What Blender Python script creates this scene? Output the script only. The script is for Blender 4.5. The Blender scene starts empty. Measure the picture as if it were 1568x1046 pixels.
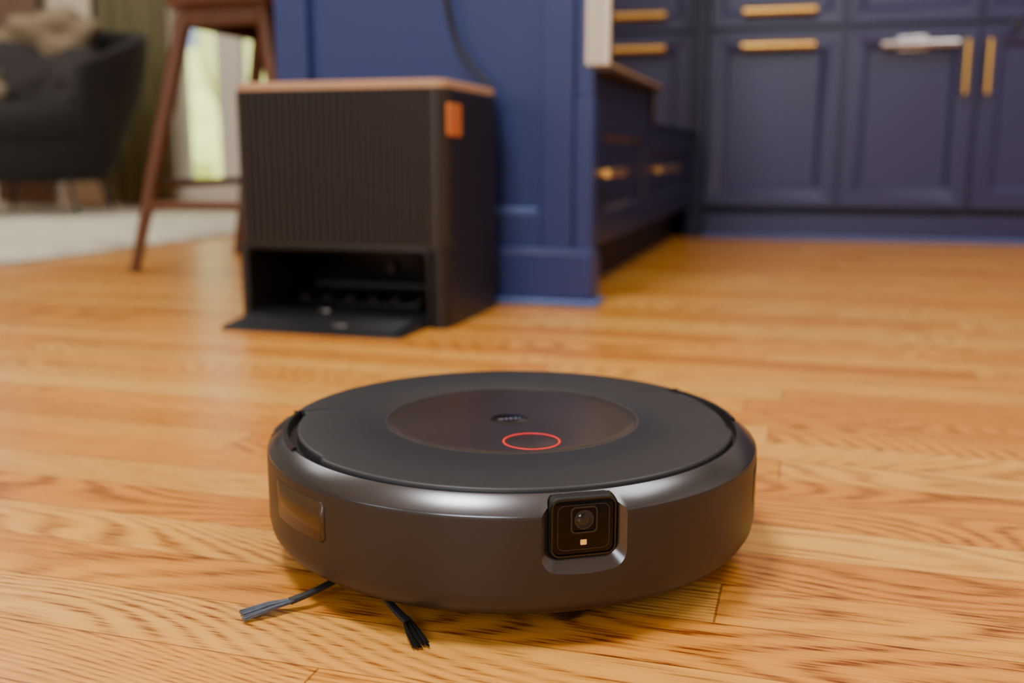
import bpy, bmesh, math, random
from mathutils import Vector, Matrix
random.seed(7)
C = bpy.context.scene.collection
R = math.radians

# ------------------------------------------------------------------ helpers
def srgb(r, g, b):
    def f(c):
        c /= 255.0
        return c/12.92 if c <= 0.04045 else ((c+0.055)/1.055)**2.4
    return (f(r), f(g), f(b), 1.0)

def mat(name, col, rough=0.5, metal=0.0, coat=0.0, var=0.06, scale=30.0, bump=0.0, spec=0.5,
        emit=None, estr=0.0, trans=0.0, ior=1.45, stretch=(1, 1, 1), rvar=0.0, coatr=0.1):
    m = bpy.data.materials.new(name); m.use_nodes = True
    nt = m.node_tree; b = nt.nodes["Principled BSDF"]
    b.inputs["Roughness"].default_value = rough
    b.inputs["Metallic"].default_value = metal
    b.inputs["Coat Weight"].default_value = coat
    b.inputs["Coat Roughness"].default_value = coatr
    b.inputs["Specular IOR Level"].default_value = spec
    b.inputs["Transmission Weight"].default_value = trans
    b.inputs["IOR"].default_value = ior
    tc = nt.nodes.new("ShaderNodeTexCoord"); mp = nt.nodes.new("ShaderNodeMapping")
    mp.inputs["Scale"].default_value = stretch
    nt.links.new(tc.outputs["Object"], mp.inputs["Vector"])
    n = nt.nodes.new("ShaderNodeTexNoise"); n.inputs["Scale"].default_value = scale
    n.inputs["Detail"].default_value = 4
    nt.links.new(mp.outputs[0], n.inputs["Vector"])
    mx = nt.nodes.new("ShaderNodeMix"); mx.data_type = 'RGBA'
    lo = [max(0, c*(1-var)) for c in col[:3]]+[1]; hi = [min(1, c*(1+var)) for c in col[:3]]+[1]
    mx.inputs[6].default_value = lo; mx.inputs[7].default_value = hi
    nt.links.new(n.outputs["Fac"], mx.inputs[0]); nt.links.new(mx.outputs[2], b.inputs["Base Color"])
    if rvar:
        mr = nt.nodes.new("ShaderNodeMapRange")
        mr.inputs[3].default_value = max(0, rough-rvar); mr.inputs[4].default_value = min(1, rough+rvar)
        nt.links.new(n.outputs["Fac"], mr.inputs[0]); nt.links.new(mr.outputs[0], b.inputs["Roughness"])
    if bump:
        bp = nt.nodes.new("ShaderNodeBump"); bp.inputs["Strength"].default_value = bump
        bp.inputs["Distance"].default_value = 0.002
        nt.links.new(n.outputs["Fac"], bp.inputs["Height"]); nt.links.new(bp.outputs[0], b.inputs["Normal"])
    if emit:
        b.inputs["Emission Color"].default_value = emit; b.inputs["Emission Strength"].default_value = estr
    return m

def empty(name, loc=(0, 0, 0), rz=0.0):
    e = bpy.data.objects.new(name, None); C.objects.link(e)
    e.location = loc; e.rotation_euler = (0, 0, rz); e.empty_display_size = 0.1
    return e

def finish(name, bm, m, parent=None, smooth=True, bevel=0.0, seg=2, angle=35):
    bmesh.ops.recalc_face_normals(bm, faces=bm.faces)
    me = bpy.data.meshes.new(name); bm.to_mesh(me); bm.free()
    o = bpy.data.objects.new(name, me); C.objects.link(o)
    if m: me.materials.append(m)
    if parent: o.parent = parent
    if bevel:
        md = o.modifiers.new("bevel", 'BEVEL'); md.width = bevel; md.segments = seg
        md.limit_method = 'ANGLE'; md.angle_limit = R(40)
    if smooth:
        me.shade_smooth()
        try:
            me.set_sharp_from_angle(angle=R(angle))
        except Exception: pass
    return o

def box(name, x0, x1, y0, y1, z0, z1, m, parent=None, bevel=0.0, seg=2):
    bm = bmesh.new(); bmesh.ops.create_cube(bm, size=1)
    for v in bm.verts:
        v.co = Vector(((x0+x1)/2+v.co.x*(x1-x0), (y0+y1)/2+v.co.y*(y1-y0), (z0+z1)/2+v.co.z*(z1-z0)))
    return finish(name, bm, m, parent, bevel > 0, bevel, seg)

def lathe(name, prof, m, parent=None, n=192, a0=0, a1=360, angle=40):
    bm = bmesh.new(); full = abs(a1-a0) >= 359.9
    k = n if full else n+1
    rings = []
    for (r, z) in prof:
        if r < 1e-6: rings.append([bm.verts.new((0, 0, z))]); continue
        rings.append([bm.verts.new((r*math.cos(R(a0+(a1-a0)*i/n)), r*math.sin(R(a0+(a1-a0)*i/n)), z)) for i in range(k)])
    for a, b in zip(rings, rings[1:]):
        cnt = n
        for i in range(cnt):
            j = (i+1) % k if full else i+1
            if len(a) == 1 and len(b) == 1: continue
            if len(a) == 1: bm.faces.new((a[0], b[i], b[j]))
            elif len(b) == 1: bm.faces.new((a[i], a[j], b[0]))
            else: bm.faces.new((a[i], a[j], b[j], b[i]))
    if not full:
        for idx in (0, -1):
            vs = [r[idx] for r in rings]
            if len(set(vs)) > 2:
                try: bm.faces.new(vs)
                except Exception: pass
    return finish(name, bm, m, parent, True, angle=angle)

def tube(name, pts, rad, m, parent=None, n=12, smooth_path=True, flat=1.0):
    P = [Vector(p) for p in pts]; rads = rad if isinstance(rad, (list, tuple)) else [rad]*len(P)
    if smooth_path and len(P) > 2:
        Q = []; q = []
        for i in range(len(P)-1):
            p0 = P[max(i-1, 0)]; p1 = P[i]; p2 = P[i+1]; p3 = P[min(i+2, len(P)-1)]
            for s in range(8):
                t = s/8
                Q.append(0.5*((2*p1)+(-p0+p2)*t+(2*p0-5*p1+4*p2-p3)*t*t+(-p0+3*p1-3*p2+p3)*t**3))
                q.append(rads[i]*(1-t)+rads[i+1]*t)
        Q.append(P[-1]); q.append(rads[-1]); P, rads = Q, q
    bm = bmesh.new(); tube_into(bm, P, rads, n, flat)
    return finish(name, bm, m, parent)

def tube_into(bm, P, rads, n=12, flat=1.0):
    rings = []; prev = None
    for i, p in enumerate(P):
        t = (P[min(i+1, len(P)-1)]-P[max(i-1, 0)]).normalized()
        if prev is None:
            up = Vector((0, 0, 1)) if abs(t.z) < 0.95 else Vector((1, 0, 0))
            u = t.cross(up).normalized()
        else:
            u = (prev-t*prev.dot(t)).normalized()
        prev = u; w = t.cross(u)
        rings.append([bm.verts.new(p+(u*math.cos(2*math.pi*k/n)+w*math.sin(2*math.pi*k/n)*flat)*rads[i]) for k in range(n)])
    for a, b in zip(rings, rings[1:]):
        for k in range(n): bm.faces.new((a[k], a[(k+1) % n], b[(k+1) % n], b[k]))
    bm.faces.new(rings[0]); bm.faces.new(rings[-1])

def rrect(hw, hh, r, n=8):
    out = []
    for cx, cy, a in [(hw-r, hh-r, 0), (-hw+r, hh-r, 90), (-hw+r, -hh+r, 180), (hw-r, -hh+r, 270)]:
        for i in range(n+1):
            t = R(a+90*i/n); out.append((cx+r*math.cos(t), cy+r*math.sin(t)))
    return out

def loft(name, sections, m, parent=None, mtx=None, bevel=0.0, smooth=True, angle=35):
    bm = bmesh.new()
    rings = [[bm.verts.new(mtx @ Vector(p) if mtx else Vector(p)) for p in s] for s in sections]
    n = len(rings[0])
    for a, b in zip(rings, rings[1:]):
        for k in range(n): bm.faces.new((a[k], a[(k+1) % n], b[(k+1) % n], b[k]))
    bm.faces.new(rings[0]); bm.faces.new(rings[-1])
    return finish(name, bm, m, parent, smooth, bevel, angle=angle)

# ------------------------------------------------------------------ materials
M_side = mat("robot_side_satin", srgb(47, 42, 40), 0.44, metal=0.2, var=0.05, scale=900, bump=0.03)
M_bevel = mat("robot_bevel_satin", srgb(94, 95, 100), 0.25, metal=0.9, var=0.05, scale=900)
M_lid = mat("robot_lid_matte", srgb(37, 39, 43), 0.47, var=0.12, scale=1200, bump=0.03)
M_inset = mat("robot_smoked_disc", srgb(50, 42, 39), 0.26, var=0.2, scale=14, rvar=0.06)
M_ring = mat("robot_disc_rim", srgb(64, 62, 62), 0.32, metal=0.3)
M_black = mat("black_gloss_plastic", srgb(12, 12, 13), 0.22, coat=0.2)
M_blackm = mat("black_matte_plastic", srgb(12, 12, 13), 0.55)
M_glass = mat("lens_black_glass", srgb(4, 4, 6), 0.12, spec=0.25)
M_lens = mat("lens_element", srgb(30, 32, 42), 0.08, metal=0.5, coat=0.5, coatr=0.02)
M_lensring = mat("lens_ring", srgb(56, 56, 60), 0.3, metal=0.6)
M_led = mat("sensor_led", srgb(235, 180, 80), 0.3, emit=srgb(255, 185, 80), estr=0.4)
M_amber = mat("ir_window_amber", srgb(62, 44, 22), 0.3, var=0.25, scale=60)
M_red = mat("status_ring_red", srgb(200, 5, 14), 0.4, emit=srgb(255, 0, 10), estr=0.75)
M_btn = mat("button_smoked", srgb(48, 40, 38), 0.3)
M_logo = mat("logo_print", srgb(110, 110, 116), 0.4)
M_rubber = mat("brush_rubber", srgb(34, 36, 40), 0.4)
M_br1 = mat("bristle_grey", srgb(84, 94, 108), 0.4, var=0.35, scale=300)
M_br2 = mat("bristle_black", srgb(16, 16, 18), 0.45)
M_chrome = mat("chrome_metal", srgb(170, 170, 175), 0.15, metal=1.0)
M_steel = mat("stainless_steel", srgb(200, 200, 202), 0.2, metal=1.0)
M_brass = mat("brushed_brass", srgb(228, 184, 100), 0.28, metal=1.0, scale=60)
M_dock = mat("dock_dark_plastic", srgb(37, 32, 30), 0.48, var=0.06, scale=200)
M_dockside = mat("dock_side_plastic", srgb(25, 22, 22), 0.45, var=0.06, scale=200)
M_docktop = mat("dock_top_bamboo", srgb(184, 144, 110), 0.45, var=0.12, scale=18, stretch=(1, 12, 1))
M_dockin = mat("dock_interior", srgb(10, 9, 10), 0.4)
M_dockmat = mat("dock_ramp", srgb(24, 25, 30), 0.4)
M_leather = mat("leather_tab", srgb(194, 108, 46), 0.6, var=0.12, scale=150, bump=0.15)
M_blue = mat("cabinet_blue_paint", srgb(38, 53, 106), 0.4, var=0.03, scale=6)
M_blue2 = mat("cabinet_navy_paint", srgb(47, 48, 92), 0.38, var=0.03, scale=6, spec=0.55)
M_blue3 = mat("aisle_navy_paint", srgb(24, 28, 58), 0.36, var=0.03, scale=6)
M_bluelt = mat("shoe_molding_blue", srgb(80, 102, 160), 0.35)
M_toe = mat("toe_kick_dark", srgb(18, 18, 25), 0.6)
M_stone = mat("countertop_quartz", srgb(222, 220, 214), 0.2, var=0.06, scale=5)
M_oven = mat("oven_black_glass", srgb(10, 10, 14), 0.06, coat=1.0, coatr=0.03)
M_cream = mat("oven_door_edge", srgb(222, 214, 200), 0.4, metal=0.0, stretch=(60, 1, 1), scale=3, var=0.25)
M_ovtrim = mat("oven_trim_brown", srgb(50, 34, 28), 0.4)
M_walnut = mat("walnut_wood", srgb(98, 60, 38), 0.45, var=0.28, scale=9, stretch=(6, 6, 0.8))
M_cush = mat("stool_cushion_leather", srgb(40, 30, 25), 0.5, bump=0.1, scale=80)
M_rug = mat("shag_rug_cream", srgb(232, 218, 196), 0.95, var=0.45, scale=9, bump=0.6)
M_chair = mat("armchair_charcoal", srgb(28, 27, 28), 0.85, var=0.2, scale=120, bump=0.3)
M_throw = mat("throw_blanket", srgb(136, 120, 98), 0.95, var=0.25, scale=40, bump=0.4)
M_pillow = mat("pillow_grey", srgb(50, 47, 47), 0.9, var=0.2, scale=60)
M_wall = mat("wall_paint_greige", srgb(190, 178, 160), 0.8, var=0.03, scale=3)
M_wallk = mat("wall_paint_kitchen", srgb(206, 200, 192), 0.8, var=0.03, scale=3)
M_ceil = mat("ceiling_paint", srgb(225, 223, 218), 0.9, var=0.02, scale=3)
M_trim = mat("trim_white", srgb(228, 222, 210), 0.45, var=0.02)
M_olive = mat("curtain_olive", srgb(116, 112, 80), 0.9, var=0.15, scale=8)
M_beige = mat("curtain_beige", srgb(222, 212, 192), 0.9, var=0.1, scale=8)
M_taupe = mat("curtain_taupe", srgb(124, 102, 86), 0.9, var=0.1, scale=8)
M_cable = mat("cable_black", srgb(18, 19, 26), 0.45)
M_leaf = mat("hedge_leaves", srgb(205, 214, 140), 0.8, var=0.35, scale=3, bump=0.5)
M_lawn = mat("lawn_grass", srgb(236, 236, 186), 0.9, var=0.1, scale=4)
M_pane = mat("window_glass", (1, 1, 1, 1), 0.0, trans=1.0, ior=1.02, var=0.0)

# ---- oak floor
def floor_material():
    m = bpy.data.materials.new("oak_plank_floor"); m.use_nodes = True
    nt = m.node_tree; N = nt.nodes; L = nt.links; b = N["Principled BSDF"]
    def math_(op, a, c=None, d=None):
        n = N.new("ShaderNodeMath"); n.operation = op
        for i, v in enumerate((a, c, d)):
            if v is None: continue
            if isinstance(v, (int, float)): n.inputs[i].default_value = v
            else: L.new(v, n.inputs[i])
        return n.outputs[0]
    def noise(vec, detail, rough=0.5):
        n = N.new("ShaderNodeTexNoise"); n.inputs["Scale"].default_value = 1.0
        n.inputs["Detail"].default_value = detail; n.inputs["Roughness"].default_value = rough
        L.new(vec, n.inputs["Vector"]); return n.outputs["Fac"]
    tc = N.new("ShaderNodeTexCoord"); sx = N.new("ShaderNodeSeparateXYZ")
    L.new(tc.outputs["Object"], sx.inputs[0]); x, y = sx.outputs[0], sx.outputs[1]
    def vec(kx, ky, z=None):
        g = N.new("ShaderNodeCombineXYZ")
        L.new(math_('MULTIPLY', x, kx), g.inputs[0]); L.new(math_('MULTIPLY', y, ky), g.inputs[1])
        if z is not None: L.new(z, g.inputs[2])
        return g.outputs[0]
    W = 0.0572; LEN = 1.05
    yr = math_('DIVIDE', math_('ADD', y, 0.012), W); row = math_('FLOOR', yr); fy = math_('FRACT', yr)
    wn = N.new("ShaderNodeTexWhiteNoise"); wn.noise_dimensions = '1D'; L.new(row, wn.inputs["W"])
    xo = math_('ADD', math_('DIVIDE', x, LEN), math_('MULTIPLY', wn.outputs["Value"], 7.3))
    col = math_('FLOOR', xo); fx = math_('FRACT', xo)
    cv = N.new("ShaderNodeCombineXYZ"); L.new(row, cv.inputs[0]); L.new(col, cv.inputs[1])
    w2 = N.new("ShaderNodeTexWhiteNoise"); w2.noise_dimensions = '2D'; L.new(cv.outputs[0], w2.inputs["Vector"])
    rnd = w2.outputs["Value"]
    n1 = noise(vec(1.6, 5.5, math_('MULTIPLY', rnd, 37.0)), 1.0, 0.3)
    wob = noise(vec(22, 110), 3, 0.6)
    ph = math_('ADD', math_('ADD', math_('MULTIPLY', n1, 330.0), math_('MULTIPLY', y, 700.0)), math_('MULTIPLY', wob, 4.0))
    ring = math_('POWER', math_('ADD', math_('MULTIPLY', math_('SINE', ph), 0.5), 0.5), 1.8)
    fig = N.new("ShaderNodeMapRange"); L.new(noise(vec(2.2, 9.0, math_('MULTIPLY', rnd, 19.0)), 1), fig.inputs[0])
    fig.inputs[1].default_value = 0.33; fig.inputs[2].default_value = 0.58; fig.inputs[3].default_value = 0.5; fig.inputs[4].default_value = 1.0
    n2 = noise(vec(30, 700, rnd), 2)
    pore = N.new("ShaderNodeMapRange"); L.new(n2, pore.inputs[0])
    pore.inputs[1].default_value = 0.44; pore.inputs[2].default_value = 0.66
    n4 = noise(vec(1.8, 16, math_('MULTIPLY', rnd, 11)), 2)
    ramp = N.new("ShaderNodeValToRGB")
    ramp.color_ramp.elements[0].position = 0.0; ramp.color_ramp.elements[0].color = srgb(202, 116, 32)
    ramp.color_ramp.elements[1].position = 1.0; ramp.color_ramp.elements[1].color = srgb(244, 194, 100)
    e = ramp.color_ramp.elements.new(0.5); e.color = srgb(230, 158, 62)
    L.new(math_('ADD', math_('MULTIPLY', rnd, 0.55), math_('MULTIPLY', n4, 0.45)), ramp.inputs[0])
    mx = N.new("ShaderNodeMix"); mx.data_type = 'RGBA'; mx.blend_type = 'MULTIPLY'
    mx.inputs[7].default_value = srgb(134, 86, 42)
    amt = math_('MULTIPLY', math_('ADD', math_('MULTIPLY', ring, 0.34), math_('MULTIPLY', math_('MULTIPLY', pore.outputs[0], math_('ADD', ring, 0.3)), 0.66)), fig.outputs[0])
    L.new(amt, mx.inputs[0]); L.new(ramp.outputs[0], mx.inputs[6])
    ey = math_('MINIMUM', fy, math_('SUBTRACT', 1.0, fy)); ex = math_('MINIMUM', fx, math_('SUBTRACT', 1.0, fx))
    gap = math_('MAXIMUM', math_('LESS_THAN', ey, 0.009), math_('LESS_THAN', ex, 0.0007))
    mx2 = N.new("ShaderNodeMix"); mx2.data_type = 'RGBA'; mx2.blend_type = 'MULTIPLY'
    mx2.inputs[7].default_value = srgb(120, 76, 42)
    L.new(math_('MULTIPLY', gap, 0.65), mx2.inputs[0]); L.new(mx.outputs[2], mx2.inputs[6])
    L.new(mx2.outputs[2], b.inputs["Base Color"])
    rr = N.new("ShaderNodeMapRange"); rr.inputs[3].default_value = 0.22; rr.inputs[4].default_value = 0.36
    L.new(n4, rr.inputs[0]); L.new(rr.outputs[0], b.inputs["Roughness"])
    bp = N.new("ShaderNodeBump"); bp.inputs["Strength"].default_value = 0.2; bp.inputs["Distance"].default_value = 0.0005
    L.new(math_('SUBTRACT', math_('MULTIPLY', ring, -0.4), math_('MULTIPLY', gap, 2.0)), bp.inputs["Height"])
    L.new(bp.outputs[0], b.inputs["Normal"])
    b.inputs["Specular IOR Level"].default_value = 0.5
    return m
M_floor = floor_material()

# ------------------------------------------------------------------ room shell
XL, XR, YB, YF, HC = -5.6, 2.4, -2.6, 4.6, 2.6
box("floor", XL, XR, YB, YF, -0.05, 0, M_floor)
box("ceiling", XL, XR, YB, YF, HC, HC+0.08, M_ceil)
box("wall_left", XL-0.1, XL, YB, YF, 0, HC, M_wall)
box("wall_right", XR, XR+0.1, YB, YF, 0, HC, M_wallk)
def wall_with_holes(name, x0, x1, y0, y1, holes, m):
    bm = bmesh.new()
    def add(a, b, c, d):
        if b-a < 1e-4 or d-c < 1e-4: return
        r = bmesh.ops.create_cube(bm, size=1)
        for v in r['verts']:
            v.co = Vector(((a+b)/2+v.co.x*(b-a), (y0+y1)/2+v.co.y*(y1-y0), (c+d)/2+v.co.z*(d-c)))
    cx = x0
    for (xa, xb, za, zb) in holes:
        add(cx, xa, 0, HC); add(xa, xb, 0, za); add(xa, xb, zb, HC); cx = xb
    add(cx, x1, 0, HC)
    return finish(name, bm, m, None, False)
wall_with_holes("wall_back", XL, -1.12, YF, YF+0.12, [(-5.1, -4.25, 0.5, 2.1), (-3.19, -2.56, 0.12, 2.15)], M_wall)
box("wall_kitchen_back", -1.12, XR, 4.02, 4.12, 0, HC, M_wallk)
box("wall_kitchen_return", -1.12, -1.02, 4.12, YF+0.12, 0, HC, M_wallk)
wall_with_holes("wall_front", XL, XR, YB-0.12, YB, [(-4.2, -2.4, 0.5, 2.2), (-1.0, 0.5, 0.85, 2.2)], M_wallk)

def window(name, x0, x1, z0, z1, y, mull=(), fw=0.05, depth=0.06):
    e = empty(name)
    box("frame_bottom", x0, x1, y, y+depth, z0, z0+fw, M_trim, e, 0.004)
    box("frame_top", x0, x1, y, y+depth, z1-fw, z1, M_trim, e, 0.004)
    box("frame_a", x0, x0+fw, y, y+depth, z0+fw, z1-fw, M_trim, e, 0.004)
    box("frame_b", x1-fw, x1, y, y+depth, z0+fw, z1-fw, M_trim, e, 0.004)
    for i, (a, b) in enumerate(mull):
        box("mullion_%d" % i, a, b, y, y+depth, z0+fw, z1-fw, M_trim, e, 0.004)
    box("pane", x0+fw, x1-fw, y+depth*0.45, y+depth*0.5, z0+fw, z1-fw, M_pane, e)
    return e
window("window_1", -3.19, -2.56, 0.12, 2.15, YF+0.02, mull=[(-2.955, -2.815)], fw=0.035)
window("window_2", -5.1, -4.25, 0.5, 2.1, YF+0.02, mull=[(-4.69, -4.65)])
window("window_3", -4.2, -2.4, 0.5, 2.2, YB-0.09, mull=[(-3.32, -3.28)])
window("window_4", -1.0, 0.5, 0.85, 2.2, YB-0.09, mull=[(-0.27, -0.23)])
e = empty("trim_1")
for i, (a, b, c, d) in enumerate([(-3.29, -3.19, 0, 2.25), (-2.56, -2.46, 0, 2.25), (-3.19, -2.56, 2.15, 2.25), (-3.19, -2.56, 0.0, 0.12)]):
    box("casing_%d" % i, a, b, YF-0.025, YF, c, d, M_trim, e, 0.004)
box("baseboard_back", XL, -3.32, YF-0.018, YF, 0, 0.12, M_trim, None, 0.004)
box("baseboard_left", XL, XL+0.018, YB, YF-0.02, 0, 0.12, M_trim, None, 0.004)
box("baseboard_right", XR-0.018, XR, YB, 3.3, 0, 0.12, M_trim, None, 0.004)

def curtain(name, x0, x1, y, z0, z1, m, amp=0.03, waves=6):
    bm = bmesh.new(); n = waves*10; cols = []
    for i in range(n+1):
        t = i/n; xx = x0+(x1-x0)*t
        yy = y+amp*math.sin(t*waves*2*math.pi)+0.3*amp*math.sin(t*waves*5+1)
        cols.append([bm.verts.new((xx, yy, z0)), bm.verts.new((xx+0.004*math.sin(i), yy*1.0, (z0+z1)/2)), bm.verts.new((xx, y+(yy-y)*0.7, z1))])
    for a, b in zip(cols, cols[1:]):
        for k in range(2): bm.faces.new((a[k], b[k], b[k+1], a[k+1]))
    o = finish(name, bm, m, None, True, angle=80)
    md = o.modifiers.new("thick", 'SOLIDIFY'); md.thickness = 0.004
    return o
curtain("curtain_olive_drape", -3.56, -3.16, YF-0.10, 0.02, 2.35, M_olive, waves=5, amp=.018)
curtain("curtain_sheer_drape", -3.86, -3.6, YF-0.10, 0.02, 2.35, M_beige, waves=4, amp=.018)
curtain("curtain_taupe_drape", -4.3, -3.93, YF-0.10, 0.02, 2.35, M_taupe, waves=4, amp=.018)
tube("curtain_rod", [(-5.2, YF-0.10, 2.38), (-2.3, YF-0.10, 2.38)], 0.012, M_brass)

# outside
box("lawn", -14, 8, YF+0.15, 20, -0.35, -0.3, M_lawn)
bm = bmesh.new()
for i in range(26):
    r = bmesh.ops.create_icosphere(bm, subdivisions=3, radius=1)
    s = random.uniform(0.6, 1.3); cx = -9.5+i*0.42; cy = 11+random.uniform(-.6, .6)
    for v in r['verts']:
        k = 1+0.18*math.sin(v.co.x*9+i)*math.cos(v.co.y*8)*math.sin(v.co.z*7+i)
        v.co = Vector((cx+v.co.x*s*k, cy+v.co.y*s*k, s*1.2-.3+v.co.z*s*1.0*k))
finish("garden_hedge", bm, M_leaf)

# ------------------------------------------------------------------ cabinets helpers
def shaker(name, parent, axis, a0, a1, z0, z1, face, m, th=0.02, fr=0.055, rec=0.010):
    bm = bmesh.new()
    outer = [(a0, z0), (a1, z0), (a1, z1), (a0, z1)]
    inner = [(a0+fr, z0+fr), (a1-fr, z0+fr), (a1-fr, z1-fr), (a0+fr, z1-fr)]
    in2 = [(a0+fr+.012, z0+fr+.012), (a1-fr-.012, z0+fr+.012), (a1-fr-.012, z1-fr-.012), (a0+fr+.012, z1-fr-.012)]
    def P(a, z, dpt):
        return (a, face+dpt, z) if axis == 'Y' else (face-dpt, a, z)
    R0 = [bm.verts.new(P(a, z, th)) for a, z in outer]
    R1 = [bm.verts.new(P(a, z, 0)) for a, z in outer]
    R2 = [bm.verts.new(P(a, z, 0)) for a, z in inner]
    R3 = [bm.verts.new(P(a, z, rec)) for a, z in in2]
    for a, b in ((R0, R1), (R1, R2), (R2, R3)):
        for k in range(4): bm.faces.new((a[k], a[(k+1) % 4], b[(k+1) % 4], b[k]))
    bm.faces.new(R3); bm.faces.new(R0[::-1])
    return finish(name, bm, m, parent, True, 0.002, 2, 25)

def handle(name, parent, p0, p1, out, r=0.0065, m=None):
    m = m or M_brass
    p0, p1, out = Vector(p0), Vector(p1), Vector(out)
    d = (p1-p0).normalized(); bm = bmesh.new()
    tube_into(bm, [p0+out, p1+out], [r, r], 12)
    L = (p1-p0).length
    for t in (0.12, 0.88):
        q = p0+d*L*t
        tube_into(bm, [q, q+out], [r*0.8, r*0.8], 10)
    return finish(name, bm, m, parent)

# ------------------------------------------------------------------ kitchen peninsula
IX, IY = -0.374, 1.765
pen = empty("kitchen_peninsula")
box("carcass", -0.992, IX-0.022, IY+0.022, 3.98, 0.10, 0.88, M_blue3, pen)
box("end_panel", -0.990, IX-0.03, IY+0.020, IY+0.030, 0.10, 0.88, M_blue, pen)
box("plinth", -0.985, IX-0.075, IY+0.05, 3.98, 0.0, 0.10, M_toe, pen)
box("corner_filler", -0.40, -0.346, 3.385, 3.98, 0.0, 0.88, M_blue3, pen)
box("end_stile_a", -0.998, -0.93, IY, IY+0.022, 0.10, 0.88, M_blue, pen, 0.002)
box("end_stile_b", -0.470, -0.411, IY+0.003, IY+0.024, 0.10, 0.88, M_blue, pen, 0.002)
box("end_rail_low", -0.93, -0.470, IY+0.003, IY+0.022, 0.10, 0.168, M_blue, pen, 0.003)
box("end_rail_top", -0.93, -0.470, IY+0.003, IY+0.022, 0.80, 0.88, M_blue, pen, 0.003)
box("corner_post", -0.408, IX, IY-0.004, IY+0.035, 0.10, 0.375, M_blue, pen, 0.003)
box("corner_post_upper", -0.408, IX, IY-0.001, IY+0.035, 0.375, 0.88, M_blue, pen, 0.003)
box("panel_bead", -0.93, -0.478, IY+0.010, IY+0.022, 0.168, 0.177, M_bluelt, pen, 0.003)
box("end_base", -1.000, IX+0.002, IY-0.012, IY+0.06, 0.012, 0.10, M_blue, pen, 0.004)
box("end_base_cap", -1.000, IX+0.003, IY-0.010, IY+0.02, 0.098, 0.106, M_blue, pen, 0.003)
box("end_shoe", -1.003, IX+0.014, IY-0.022, IY+0.05, 0.0, 0.013, M_bluelt, pen, 0.004)
box("countertop", -1.27, IX+0.028, IY-0.03, 4.0, 0.88, 0.92, M_stone, pen, 0.004)
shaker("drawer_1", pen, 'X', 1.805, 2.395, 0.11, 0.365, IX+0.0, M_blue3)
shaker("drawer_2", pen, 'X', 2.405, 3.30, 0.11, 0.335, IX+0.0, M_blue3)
handle("pull_1", pen, (IX, 1.79, 0.24), (IX, 1.955, 0.24), (0.020, 0, 0), 0.008)
handle("pull_2", pen, (IX, 2.42, 0.238), (IX, 2.78, 0.238), (0.020, 0, 0), 0.008)
box("side_rail", IX-0.03, IX-0.004, 1.80, 3.36, 0.36, 0.415, M_blue3, pen, 0.002)
box("upper_glass_front", IX-0.02, IX+0.006, 2.43, 3.36, 0.345, 0.865, M_oven, pen, 0.003)
ov = empty("built_in_oven")
box("door_body", -0.390, -0.346, IY-0.006, 2.40, 0.425, 0.865, M_cream, ov, 0.004)
for i in range(2):
    box("edge_groove_%d" % i, -0.379+i*.014, -0.376+i*.014, IY-0.0068, IY-0.004, 0.427, 0.863, M_ovtrim, ov)
box("door_glass", -0.346, -0.342, IY-0.002, 2.395, 0.430, 0.860, M_oven, ov, 0.001)
box("bottom_trim", -0.388, -0.344, IY+0.003, 2.41, 0.416, 0.4245, M_ovtrim, ov, 0.002)
# ------------------------------------------------------------------ back cabinet run
YK = 3.40
kb = empty("kitchen_base_cabinets")
box("carcass", -0.343, 2.38, YK+0.022, 4.0, 0.10, 0.88, M_blue2, kb)
box("base_front", -0.343, 2.38, YK-0.002, YK+0.05, 0.0, 0.082, M_blue2, kb, 0.003)
box("base_shadow_gap", -0.343, 2.38, YK+0.018, YK+0.05, 0.082, 0.104, M_toe, kb)
box("shoe", -0.343, 2.38, YK-0.018, YK+0.0, 0.0, 0.014, M_bluelt, kb, 0.004)
box("countertop", -0.343, 2.39, YK-0.03, 4.01, 0.88, 0.92, M_stone, kb, 0.004)
edges = [-0.348, 0.078, 0.467, 0.86, 1.25, 1.64, 2.03, 2.37]
for i, (a, b) in enumerate(zip(edges, edges[1:])):
    shaker("door_%d" % i, kb, 'Y', a+0.006, b-0.006, 0.107, 0.660, YK, M_blue2)
    shaker("drawer_%d" % i, kb, 'Y', a+0.006, b-0.006, 0.672, 0.860, YK, M_blue2, fr=0.04)
handle("drawer_pull_0", kb, (-0.235, YK, 0.720), (-0.012, YK, 0.720), (0, -0.028, 0), 0.013)
handle("door_pull_0", kb, (-0.235, YK, 0.614), (-0.012, YK, 0.614), (0, -0.028, 0), 0.013)
handle("door_pull_1", kb, (0.430, YK, 0.615), (0.430, YK, 0.455), (0, -0.028, 0), 0.010)
handle("door_pull_2", kb, (0.492, YK, 0.615), (0.492, YK, 0.455), (0, -0.028, 0), 0.010)
for i in (3, 4, 5, 6):
    handle("door_pull_%d" % i, kb, (edges[i]+0.04, YK, 0.61), (edges[i]+0.04, YK, 0.45), (0, -0.028, 0), 0.008)
for i in (2, 3, 4, 5):
    c = (edges[i]+edges[i+1])/2
    handle("drawer_pull_%d" % i, kb, (c-0.08, YK, 0.765), (c+0.08, YK, 0.765), (0, -0.028, 0), 0.008)
handle("steel_towel_bar", kb, (0.185, YK, 0.607), (0.405, YK, 0.607), (0, -0.030, 0), 0.013, M_steel)
box("steel_towel_bar_plate", 0.23, 0.32, YK-0.012, YK-0.001, 0.586, 0.634, M_steel, kb, 0.005)
kn = lathe("cabinet_knob", [(0, 0), (0.006, 0), (0.006, 0.014), (0.014, 0.02), (0.014, 0.028), (0, 0.03)], M_lensring, kb, 32)
kn.location = (0.56, YK, 0.655); kn.rotation_euler = (R(90), 0, 0)

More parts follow.
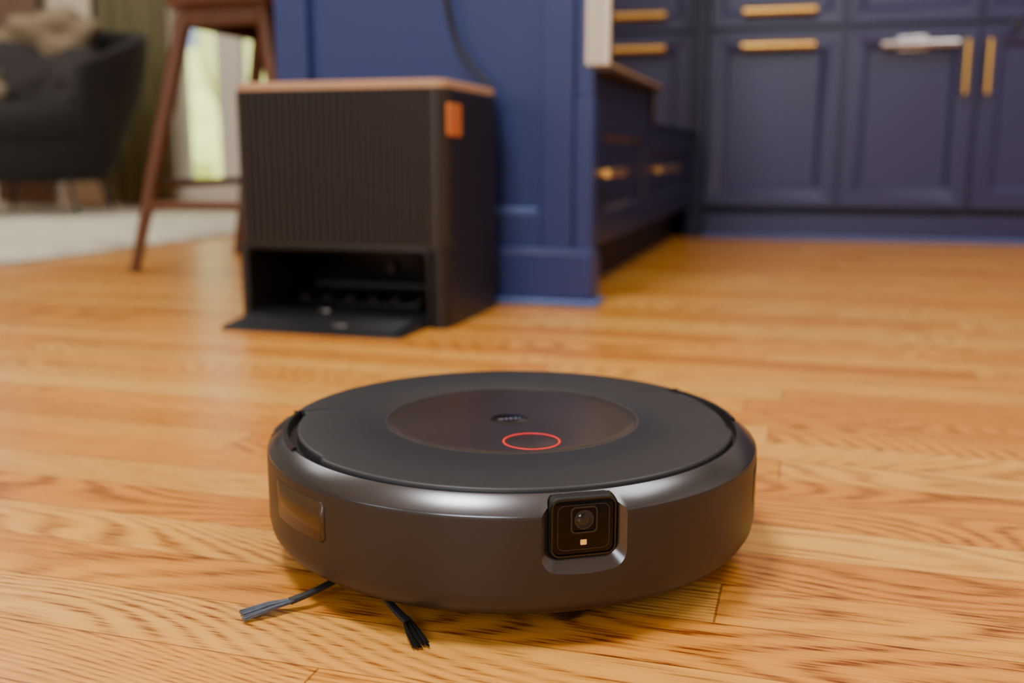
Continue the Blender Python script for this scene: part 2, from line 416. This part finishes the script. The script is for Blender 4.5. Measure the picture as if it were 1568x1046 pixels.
# ------------------------------------------------------------------ robot vacuum
rv = empty("robot_vacuum", (-0.1955, 0.6576, 0), R(16.555+13.9))
body = lathe("bumper_body", [(0, .014), (.150, .014), (.160, .0165), (.1655, .0205), (.1688, .026), (.170, .033), (.170, .0755),
       (.1697, .0775), (.1688, .0790), (.1590, .0862), (.1575, .0870), (.1562, .0868), (.1555, .0860), (.1553, .0815), (.148, .0810), (0, .0810)], M_side, rv, 240, angle=28)
body.data.materials.append(M_bevel)
for p in body.data.polygons:
    c = p.center
    if c.z > 0.0765 and Vector((c.x, c.y)).length > .1557: p.material_index = 1
def frontm(zc, tilt=0.0):
    return Matrix.Translation((0, 0, zc)) @ Matrix.Rotation(tilt, 4, 'X')
def sec(hw, hh, r, y, dz=0): return [(px, y, pz+dz) for px, pz in rrect(hw, hh, r)]
cut = loft("recess_cutter", [sec(.0310, .0285, .011, -.1745, .0005), sec(.0274, .0250, .010, -.1702, 0), sec(.0204, .0181, .0062, -.1642, .0010), sec(.0204, .0181, .0062, -.158, .0010)], M_bevel, rv, frontm(.0680))
bo = body.modifiers.new("recess", 'BOOLEAN'); bo.operation = 'DIFFERENCE'; bo.object = cut; bo.solver = 'EXACT'
try: bo.material_mode = 'TRANSFER'
except Exception: pass
bpy.context.view_layer.update()
dg = bpy.context.evaluated_depsgraph_get()
newme = bpy.data.meshes.new_from_object(body.evaluated_get(dg))
body.modifiers.clear(); body.data = newme
bpy.data.objects.remove(cut)
try:
    newme.set_sharp_from_angle(angle=R(28))
except Exception: pass
mt = frontm(.0690)
loft("camera_block", [sec(.0197, .0176, .006, -.150), sec(.0197, .0176, .006, -.1640), sec(.0190, .0169, .0055, -.1648)], M_blackm, rv, mt)
loft("camera_glass", [sec(.0178, .0158, .0045, -.1640), sec(.0178, .0158, .0045, -.1655), sec(.0172, .0152, .004, -.1658)], M_glass, rv, mt)
def ring2(name, ho, vo, ro, w, y0, y1, m, par, mtx):
    bm = bmesh.new()
    A = rrect(ho, vo, ro); B = rrect(ho-w, vo-w, max(ro-w, .0005))
    V = [[bm.verts.new(mtx @ Vector((x, y, z))) for x, z in S] for S, y in ((A, y0), (A, y1), (B, y1), (B, y0))]
    n = len(A)
    for a, b in zip(V, V[1:]+V[:1]):
        for k in range(n): bm.faces.new((a[k], a[(k+1) % n], b[(k+1) % n], b[k]))
    return finish(name, bm, m, par)
ring2("glass_rim", .0190, .0169, .0055, .0010, -.164, -.1664, M_black, rv, mt)
ring2("glass_inner_step", .0152, .0132, .0040, .0005, -.1655, -.1659, M_lensring, rv, mt)
ring2("lens_bezel", .0078, .0078, .0030, .0009, -.1655, -.1668, M_lensring, rv, frontm(.0735))
def disc(name, prof, m, loc):
    o = lathe(name, prof, m, rv, 48); o.location = loc; o.rotation_euler = (R(90), 0, 0); return o
disc("lens_ring", [(0, 0), (.0056, 0), (.0056, .0008), (.0047, .0009), (.0046, .0003), (0, .0002)], M_lensring, (0, -.1658, .0735))
disc("lens_dome", [(.0040, 0), (.0032, .0006), (.0018, .0011), (0, .0013)], M_lens, (0, -.1659, .0735))
loft("led_window", [sec(.0018, .0015, .0004, -.1655), sec(.0018, .0015, .0004, -.1662)], M_led, rv, frontm(.0602))
def patch(name, az0, az1, z0, z1, r, m, th=.0006):
    bm = bmesh.new(); n = 24; g = []
    rr = .003
    for i in range(n+1):
        a = R(az0+(az1-az0)*i/n); d = min(i, n-i)/n*abs(az1-az0)*math.pi/180*.17
        ins = 0 if d > rr else rr-math.sqrt(max(0, rr*rr-(rr-d)**2))
        g.append([bm.verts.new(((r)*math.sin(a), -(r)*math.cos(a), z)) for z in (z0+ins, z1-ins)])
    for a, b in zip(g, g[1:]): bm.faces.new((a[0], b[0], b[1], a[1]))
    o = finish(name, bm, m, rv, True, angle=80)
    md = o.modifiers.new("t", 'SOLIDIFY'); md.thickness = th; md.offset = 0
    return o
for s, nm in ((-1, "l"), (1, "r")):
    patch("ir_window_frame_"+nm, s*75.3, s*54.2, .0460, .0718, .16995, M_blackm, .0003)
    patch("ir_window_"+nm, s*75, s*54.5, .0464, .0714, .1700, M_amber, .0004)

def lid_r(deg):
    a = (deg+360) % 360
    def sm(x, a_, b_):
        t = min(1, max(0, (x-a_)/(b_-a_))); return t*t*(3-2*t)
    base = .1535
    rear = min(sm(a, 21.0, 22.5), 1-sm(a, 157.5, 159.0))
    sidew = max(min(sm((a+60) % 360, 33, 37), 1-sm((a+60) % 360, 80.0, 81.0)), min(sm(a, 159.5, 160.5), 1-sm(a, 203, 207)))
    return base+.0055*rear-.0036*sidew
bm = bmesh.new(); n = 720
def lring(off, z): return [bm.verts.new(((lid_r(i*.5)+off)*math.cos(R(i*.5)), (lid_r(i*.5)+off)*math.sin(R(i*.5)), z)) for i in range(n)]
rr_ = [lring(-.001, .0805), lring(0, .0812), lring(0, .0868), lring(-.0004, .0878), lring(-.0014, .0885), lring(-.0026, .0888), lring(-.03, .0890)]
c90 = [bm.verts.new((.0895*math.cos(R(i*.5)), .0895*math.sin(R(i*.5)), .0892)) for i in range(n)]
c91 = [bm.verts.new((.0888*math.cos(R(i*.5)), .0888*math.sin(R(i*.5)), .0884)) for i in range(n)]
c92 = [bm.verts.new((.0880*math.cos(R(i*.5)), .0880*math.sin(R(i*.5)), .0884)) for i in range(n)]
seq = rr_+[c90, c91, c92]
for a, b in zip(seq, seq[1:]):
    for k in range(n): bm.faces.new((a[k], a[(k+1) % n], b[(k+1) % n], b[k]))
bm.faces.new(c92); bm.faces.new(rr_[0][::-1])
finish("lid", bm, M_lid, rv, angle=50)
lathe("smoked_disc", [(0, .0889), (.080, .0889), (.0868, .0888), (.0874, .0884)], M_inset, rv, 160)
lathe("disc_rim", [(.0874, .0884), (.0878, .0892), (.0888, .0894), (.0895, .0892)], M_ring, rv, 160)
for s in (-1, 1):
    box("seam_%s" % ("l" if s < 0 else "r"), min(s*.112, s*.1500), max(s*.112, s*.1500), .0543, .0553, .0880, .0891, M_blackm, rv)
prof = [(.1556, .082), (.1556, .0882), (.1562, .0888), (.1578, .0888), (.1590, .0876), (.1592, .084)]
lathe("arm_rail_r", prof, M_blackm, rv, 60, -14, 21)
lathe("arm_rail_l", prof, M_blackm, rv, 60, 159, 194)
prof = [(.1600, .080), (.1600, .0868), (.1640, .0852), (.1695, .0806), (.1706, .078), (.1706, .060), (.1690, .060)]
lathe("arm_pivot_l", prof, M_bevel, rv, 20, 161, 166)
lathe("arm_pivot_r", prof, M_bevel, rv, 20, 14, 19)
for s, a in (("l", 170), ("r", 10)):
    lathe("bumper_gap_"+s, [(.1585, .0868), (.1692, .0793), (.1703, .0760), (.1703, .0300), (.1690, .0300)], M_black, rv, 2, a-.3, a+.3)
tor = bmesh.new()
Rm, rm = .0183, .00065
rings = [[tor.verts.new(((Rm+rm*math.cos(R(b*45)))*math.cos(R(a*3)), (Rm+rm*math.cos(R(b*45)))*math.sin(R(a*3)), rm*.5*math.sin(R(b*45)))) for b in range(8)] for a in range(120)]
for i in range(120):
    for k in range(8): tor.faces.new((rings[i][k], rings[(i+1) % 120][k], rings[(i+1) % 120][(k+1) % 8], rings[i][(k+1) % 8]))
t = finish("status_ring", tor, M_red, rv); t.location = (-.0020, -.0612, .0889)
t = lathe("clean_button", [(0, .0003), (.0168, .0002), (.0174, 0)], M_btn, rv, 64); t.location = (-.0020, -.0612, .0889)
t = lathe("logo_badge", [(0, .0004), (.0130, .0003), (.0136, 0)], M_black, rv, 64); t.location = (-.003, -.004, .0889)
for i, (dx, w) in enumerate([(-.0075, .0008), (-.0055, .0022), (-.0022, .0022), (.0012, .0022), (.0046, .0020), (.0076, .0010)]):
    box("logo_letter_%d" % i, -.003+dx-w/2, -.003+dx+w/2, -.0058, -.0030, .0892, .0894, M_logo, rv)
cw = lathe("caster_wheel", [(0, -.009), (.010, -.009), (.0135, -.006), (.014, 0), (.0135, .006), (.010, .009), (0, .009)], M_black, rv, 32)
cw.rotation_euler = (0, R(90), 0); cw.location = (0, -.1336, .014)
tube("caster_axle", [(-.013, -.1336, .014), (.013, -.1336, .014)], .003, M_chrome, rv)
for s in (-1, 1):
    w = lathe("drive_wheel_%s" % ("l" if s < 0 else "r"), [(0, -.012), (.030, -.012), (.034, -.009), (.0345, 0), (.034, .009), (.030, .012), (0, .012)], M_blackm, rv, 48)
    w.rotation_euler = (0, R(90), 0); w.location = (s*.105, .0, .0345)
lathe("side_brush_hub", [(0, .006), (.010, .006), (.012, .009), (.012, .016), (0, .016)], M_rubber, rv, 32).location = (-.104, -.045, 0)
hub = Vector((-.104, -.045, .011))
def arm(name, pts, bm_mat, tipdir, spread, ln, dense=46, curl=0):
    tube(name+"_arm", [hub]+pts, [.0032]+[.0026]*(len(pts)-1)+[.0030], M_rubber, rv, 8, flat=.7)
    bm = bmesh.new(); base = Vector(pts[-1]); d = Vector(tipdir).normalized(); s_ = Vector((-d.y, d.x, 0))
    for i in range(dense):
        u = random.uniform(-1, 1); v = random.uniform(-1, 1)
        b0 = base+s_*u*.0018+Vector((0, 0, v*.0012)) - d*.004
        e0 = base+d*ln*random.uniform(.9, 1.03)+s_*(u*spread+curl); e0.z = .0012+abs(v)*.0025
        mid = (b0+e0)/2+s_*(u*spread*.1-curl*.35)+Vector((0, 0, .0008))
        tube_into(bm, [b0, mid, e0], [.0004, .00038, .00028], 5)
    finish(name+"_bristles", bm, bm_mat, rv)
arm("brush_1", [Vector((-.128, -.070, .0115)), Vector((-.146, -.0815, .009)), Vector((-.160, -.0850, .006))], M_br1, (-.98, -.17, 0), .0068, .0285, dense=60)
arm("brush_2", [Vector((-.104, -.100, .0115)), Vector((-.1010, -.118, .0105)), Vector((-.0945, -.131, .007))], M_br2, (.12, -1, 0), .0048, .0225, curl=.002)
arm("brush_3", [Vector((-.080, -.030, .011)), Vector((-.055, -.012, .008))], M_br2, (.9, .4, 0), .004, .025)

# ------------------------------------------------------------------ robot dock
dk = empty("robot_charging_dock", (-0.725, 1.597, 0))
HW, HD = .184, .138
def dock_outline(rib=True, ins=0.0):
    pts = []; r = .022
    hw, hd = HW-ins, HD-ins
    for cx, cy, a in [(hw-r, hd-r, 0), (-hw+r, hd-r, 90), (-hw+r, -hd+r, 180)]:
        for i in range(9):
            t = R(a+90*i/8); pts.append((cx+r*math.cos(t), cy+r*math.sin(t)))
    if rib:
        x0, x1 = -hw+r, hw-r; nr = 27; step = (x1-x0)/nr
        for i in range(nr):
            for f, d in ((.20, 0), (.26, .0045), (.34, .0065), (.46, .0065), (.54, .0045), (.60, 0)):
                pts.append((x0+step*(i+f), -hd+d))
    for i in range(9):
        t = R(270+90*i/8); pts.append((hw-r+r*math.cos(t), -hd+r+r*math.sin(t)))
    return pts
O = dock_outline()
loft("ribbed_body", [[(x, y, .131) for x, y in O], [(x, y, .374) for x, y in O]], M_dock, dk, angle=30)
O2 = dock_outline(False, .0005); O3 = dock_outline(False, .002); O4 = dock_outline(False, .006)
loft("lower_band", [[(x, y, .126) for x, y in O2], [(x, y, .1315) for x, y in O2]], M_dock, dk)
loft("top_lid", [[(x, y, .374) for x, y in O3], [(x, y, .3845) for x, y in O3], [(x, y, .387) for x, y in O4]], M_docktop, dk)
def post(name, x0, x1, m):
    pts = rrect((x1-x0)/2, HD-.001, min(.014, (x1-x0)/2-.001)); cx = (x0+x1)/2
    loft(name, [[(x+cx, y, .0) for x, y in pts], [(x+cx, y, .127) for x, y in pts]], m, dk)
post("side_wall_left", -HW+.0005, -HW+.015, M_dock)
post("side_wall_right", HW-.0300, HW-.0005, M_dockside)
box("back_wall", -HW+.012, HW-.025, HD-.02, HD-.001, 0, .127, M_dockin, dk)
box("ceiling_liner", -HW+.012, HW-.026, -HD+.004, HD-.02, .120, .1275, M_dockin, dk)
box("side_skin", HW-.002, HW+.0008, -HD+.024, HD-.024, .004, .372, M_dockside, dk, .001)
lip = [(-.169, .0), (-.169, .108), (-.160, .121), (.144, .121), (.154, .108), (.154, 0)]
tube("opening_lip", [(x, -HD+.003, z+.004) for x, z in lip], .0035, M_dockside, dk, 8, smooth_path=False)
bm = bmesh.new()
rows = [(-.240, .003), (-.225, .006), (-.150, .012), (-.135, .016), (.11, .016)]
tops = []; bots = []
for y, z in rows:
    hw = .150 if y < -.2399 else (.157 if y < -.2 else .158)
    cx = -.009
    tops.append([bm.verts.new((cx-hw, y, z)), bm.verts.new((cx+hw, y, z))]); bots.append([bm.verts.new((cx-hw, y, 0)), bm.verts.new((cx+hw, y, 0))])
for i in range(len(rows)-1):
    bm.faces.new((tops[i][0], tops[i][1], tops[i+1][1], tops[i+1][0]))
    bm.faces.new((bots[i][0], bots[i+1][0], bots[i+1][1], bots[i][1]))
    for k in (0, 1): bm.faces.new((tops[i][k], tops[i+1][k], bots[i+1][k], bots[i][k]))
bm.faces.new((tops[0][0], bots[0][0], bots[0][1], tops[0][1])); bm.faces.new((tops[-1][0], tops[-1][1], bots[-1][1], bots[-1][0]))
finish("ramp", bm, M_dockmat, dk, True, .002)
for i in range(9):
    box("ramp_tread_%d" % i, -.150, .130, -.222+i*.009, -.219+i*.009, .004+i*.0007, .0085+i*.0007, M_dockmat, dk, .0008)
box("charge_contact_1", .020, .040, -.205, -.194, .0085, .0115, M_steel, dk, .002)
box("charge_contact_2", -.050, -.030, -.12, -.108, .016, .020, M_steel, dk, .002)
box("wash_tray", -.13, .11, -.06, .06, .016, .028, M_dockin, dk, .006)
for i in range(6):
    box("tray_rib_%d" % i, -.12+i*.042, -.10+i*.042, -.055, .05, .028, .034, M_black, dk, .002)
tube("wash_roller", [(-.12, .02, .045), (.10, .02, .045)], .012, M_blackm, dk, 16)
box("evac_port", .05, .09, .085, .119, .075, .115, M_dockmat, dk, .004)
lathe("evac_nozzle", [(.006, 0), (.013, 0), (.013, .02), (.006, .02)], M_dockside, dk, 24).location = (.02, .03, .07)
pts = rrect(.028, .025, .005)
loft("leather_tab", [[(HW-.001, -.100+a, .326+b) for a, b in pts], [(HW+.0045, -.100+a, .326+b) for a, b in pts]], M_leather, dk, bevel=.001)

cb = empty("power_cable")
tube("cord", [(-.668, 1.748, .70), (-.655, 1.752, .60), (-.645, 1.756, .54), (-.628, 1.758, .475), (-.590, 1.756, .42), (-.560, 1.750, .385), (-.553, 1.746, .30)], .0048, M_cable, cb)
box("outlet_plate", -.705, -.635, 1.757, 1.763, .70, .81, M_trim, cb, .003)
box("plug", -.685, -.652, 1.735, 1.757, .69, .73, M_cable, cb, .004)

# ------------------------------------------------------------------ counter stool
st = empty("counter_stool", (-1.295, 2.225, 0))
def leg(name, top, foot, r0=.019, r1=.0125):
    tube(name, [foot, [(a*.5+b*.5) for a, b in zip(foot, top)], top], [r1, (r0+r1)/2+.001, r0], M_walnut, st, 14, smooth_path=False)
tops_ = {"fl": (-.092, -.165, .60), "fr": (.105, -.165, .60), "bl": (-.092, .16, .60), "br": (.105, .16, .60)}
foot_ = {"fl": (-.223, -.240, 0), "fr": (.21, -.240, 0), "bl": (-.243, .240, 0), "br": (.21, .240, 0)}
for k in tops_: leg("leg_"+k, tops_[k], foot_[k])
def lp(k, z):
    t = z/.6; return tuple(foot_[k][i]*(1-t)+tops_[k][i]*t for i in range(3))
for i, (a, b, z, r) in enumerate([("fl", "fr", .158, .011), ("bl", "br", .158, .011), ("fl", "bl", .205, .010), ("fr", "br", .205, .010)]):
    tube("stretcher_%d" % i, [lp(a, z), lp(b, z)], r, M_walnut, st, 12, smooth_path=False)
box("apron_front", -.11, .12, -.180, -.158, .560, .60, M_walnut, st, .006)
box("apron_back", -.11, .12, .155, .177, .560, .60, M_walnut, st, .006)
box("apron_l", -.108, -.088, -.16, .16, .560, .60, M_walnut, st, .006)
box("apron_r", .098, .120, -.16, .16, .560, .60, M_walnut, st, .006)
S = rrect(.145, .20, .05)
loft("seat_frame", [[(x*.93, y*.93, .597) for x, y in S], [(x, y, .607) for x, y in S], [(x, y, .625) for x, y in S]], M_walnut, st)
loft("seat_cushion", [[(x*.97, y*.97, .624) for x, y in S], [(x, y, .640) for x, y in S], [(x*.97, y*.97, .660) for x, y in S], [(x*.8, y*.8, .668) for x, y in S]], M_cush, st, angle=70)

# ------------------------------------------------------------------ rug
bm = bmesh.new()
nx, ny = 150, 130; x0, x1, y0, y1 = -4.9, -1.93, 1.2, 4.0
G = [[None]*(ny+1) for _ in range(nx+1)]
for i in range(nx+1):
    for j in range(ny+1):
        u, v = i/nx, j/ny
        ed = min(u, 1-u)*(x1-x0); ed2 = min(v, 1-v)*(y1-y0); e_ = min(ed, ed2)
        h = .004+.026*min(1, e_/.05)*(.75+.5*random.random())
        G[i][j] = bm.verts.new((x0+(x1-x0)*u+random.uniform(-.008, .008), y0+(y1-y0)*v+random.uniform(-.008, .008), h))
for i in range(nx):
    for j in range(ny): bm.faces.new((G[i][j], G[i+1][j], G[i+1][j+1], G[i][j+1]))
rug = finish("shag_rug", bm, M_rug, None, True, angle=90)
# ------------------------------------------------------------------ armchair
ac = empty("lounge_armchair", (-3.10, 3.48, 0.037), R(18))
def shell(name, rx, ry, th, m, parent):
    bm = bmesh.new(); n = 48; rows = []
    for side in (0, 1):
        grid = []
        for i in range(n+1):
            a = -135+270*i/n; k = abs(a)/135
            top = .78-.20*k**2.2
            col = []
            for j in range(9):
                t = j/8; z = .17+(top-.17)*t
                fl_ = (.62+.38*math.sin(t*math.pi*.5))
                r1, r2 = (rx*fl_-side*th, ry*fl_-side*th)
                col.append(bm.verts.new((r1*math.sin(R(a)), r2*math.cos(R(a)), z)))
            grid.append(col)
        rows.append(grid)
    A, B = rows
    for i in range(n):
        for j in range(8):
            bm.faces.new((A[i][j], A[i+1][j], A[i+1][j+1], A[i][j+1])); bm.faces.new((B[i][j], B[i][j+1], B[i+1][j+1], B[i+1][j]))
        bm.faces.new((A[i][8], A[i+1][8], B[i+1][8], B[i][8])); bm.faces.new((A[i][0], B[i][0], B[i+1][0], A[i+1][0]))
    for i in (0, n):
        for j in range(8): bm.faces.new((A[i][j], A[i][j+1], B[i][j+1], B[i][j]))
    return finish(name, bm, m, parent, True, .012, 3, 60)
shell("shell_back", .47, .44, .07, M_chair, ac)
E = [(math.cos(R(a))*1, math.sin(R(a))*1) for a in range(0, 360, 10)]
loft("seat_base", [[(x*.24, y*.24, .13) for x, y in E], [(x*.32, y*.31, .20) for x, y in E], [(x*.35, y*.35, .30) for x, y in E]], M_chair, ac, angle=60)
loft("seat_cushion", [[(x*.34, y*.34-.03, .30) for x, y in E], [(x*.36, y*.37-.03, .34) for x, y in E], [(x*.36, y*.37-.03, .40) for x, y in E], [(x*.31, y*.31-.03, .44) for x, y in E]], M_chair, ac, angle=80)
def blob(name, c, s, m, rot=(0, 0, 0), f=.12):
    bm = bmesh.new(); bmesh.ops.create_icosphere(bm, subdivisions=4, radius=1)
    for v in bm.verts:
        k = 1+f*math.sin(v.co.x*5+c[0]*9)*math.cos(v.co.z*6)+f*.5*math.sin(v.co.y*9)
        sq = Vector([math.copysign(abs(q)**.75, q) for q in v.co])
        v.co = Vector((sq.x*s[0]*k, sq.y*s[1]*k, sq.z*s[2]*k))
    o = finish(name, bm, m, ac, True, angle=90); o.location = c; o.rotation_euler = rot
    return o
blob("throw_blanket", (.00, .22, .70), (.19, .10, .13), M_throw, (.3, 0, .2), .2)
blob("pillow_1", (-.10, .12, .56), (.17, .08, .15), M_pillow, (-.4, .1, .3))
blob("pillow_2", (.14, .08, .54), (.15, .07, .13), M_pillow, (-.4, -.2, -.4))
blob("throw_drape", (-.20, -.02, .50), (.10, .14, .09), M_throw, (0, .2, .4), .2)
for i, (x, y) in enumerate([(-.24, -.22), (.24, -.22), (-.22, .22), (.22, .22)]):
    tube("leg_%d" % i, [(x*.75, y*.75, .19), (x, y, 0)], [.010, .007], M_lensring, ac, 12, smooth_path=False)

# ------------------------------------------------------------------ lights
def area(name, loc, rot, sx, sy, power, col=(1, 1, 1)):
    l = bpy.data.lights.new(name, 'AREA'); l.shape = 'RECTANGLE'; l.size = sx; l.size_y = sy
    l.energy = power; l.color = col
    o = bpy.data.objects.new(name, l); C.objects.link(o); o.location = loc; o.rotation_euler = rot
    return o
area("ceiling_light_main", (-0.70, 0.22, 2.55), (0, 0, 0), 0.55, 0.55, 62, (1, .96, .9))
area("ceiling_light_kitchen", (1.0, 1.6, 2.55), (0, 0, 0), 1.0, 1.0, 36, (1, .96, .9))
area("ceiling_light_living", (-3.2, 2.4, 2.55), (0, 0, 0), 1.4, 1.4, 42, (1, .96, .9))
area("window_daylight_1", (-0.25, YB+0.03, 1.52), (R(90), 0, 0), 1.4, 1.25, 42, (.97, .97, 1))
area("window_daylight_2", (-3.3, YB+0.03, 1.35), (R(90), 0, 0), 1.7, 1.6, 14, (.97, .97, 1))
sun = bpy.data.lights.new("sun", 'SUN'); sun.energy = 9; sun.angle = R(2); sun.color = (1, .96, .86)
so = bpy.data.objects.new("sun", sun); C.objects.link(so); so.rotation_euler = (R(48), 0, R(20))
w = bpy.data.worlds.new("world"); bpy.context.scene.world = w; w.use_nodes = True
nt = w.node_tree; bg = nt.nodes["Background"]
sky = nt.nodes.new("ShaderNodeTexSky"); sky.sky_type = 'HOSEK_WILKIE'; sky.turbidity = 8
sky.sun_direction = (0.2, -0.6, 0.7)
nt.links.new(sky.outputs[0], bg.inputs[0]); bg.inputs[1].default_value = 5.0

# ------------------------------------------------------------------ camera
cam = bpy.data.cameras.new("camera"); cam.lens = 35; cam.sensor_width = 36
co = bpy.data.objects.new("camera", cam); C.objects.link(co)
co.location = (0, 0, 0.272); co.rotation_euler = (R(90-10.59), 0, R(16.555))
cam.clip_start = 0.02
cam.dof.use_dof = True; cam.dof.focus_distance = 0.565; cam.dof.aperture_fstop = 4.3
bpy.context.scene.camera = co
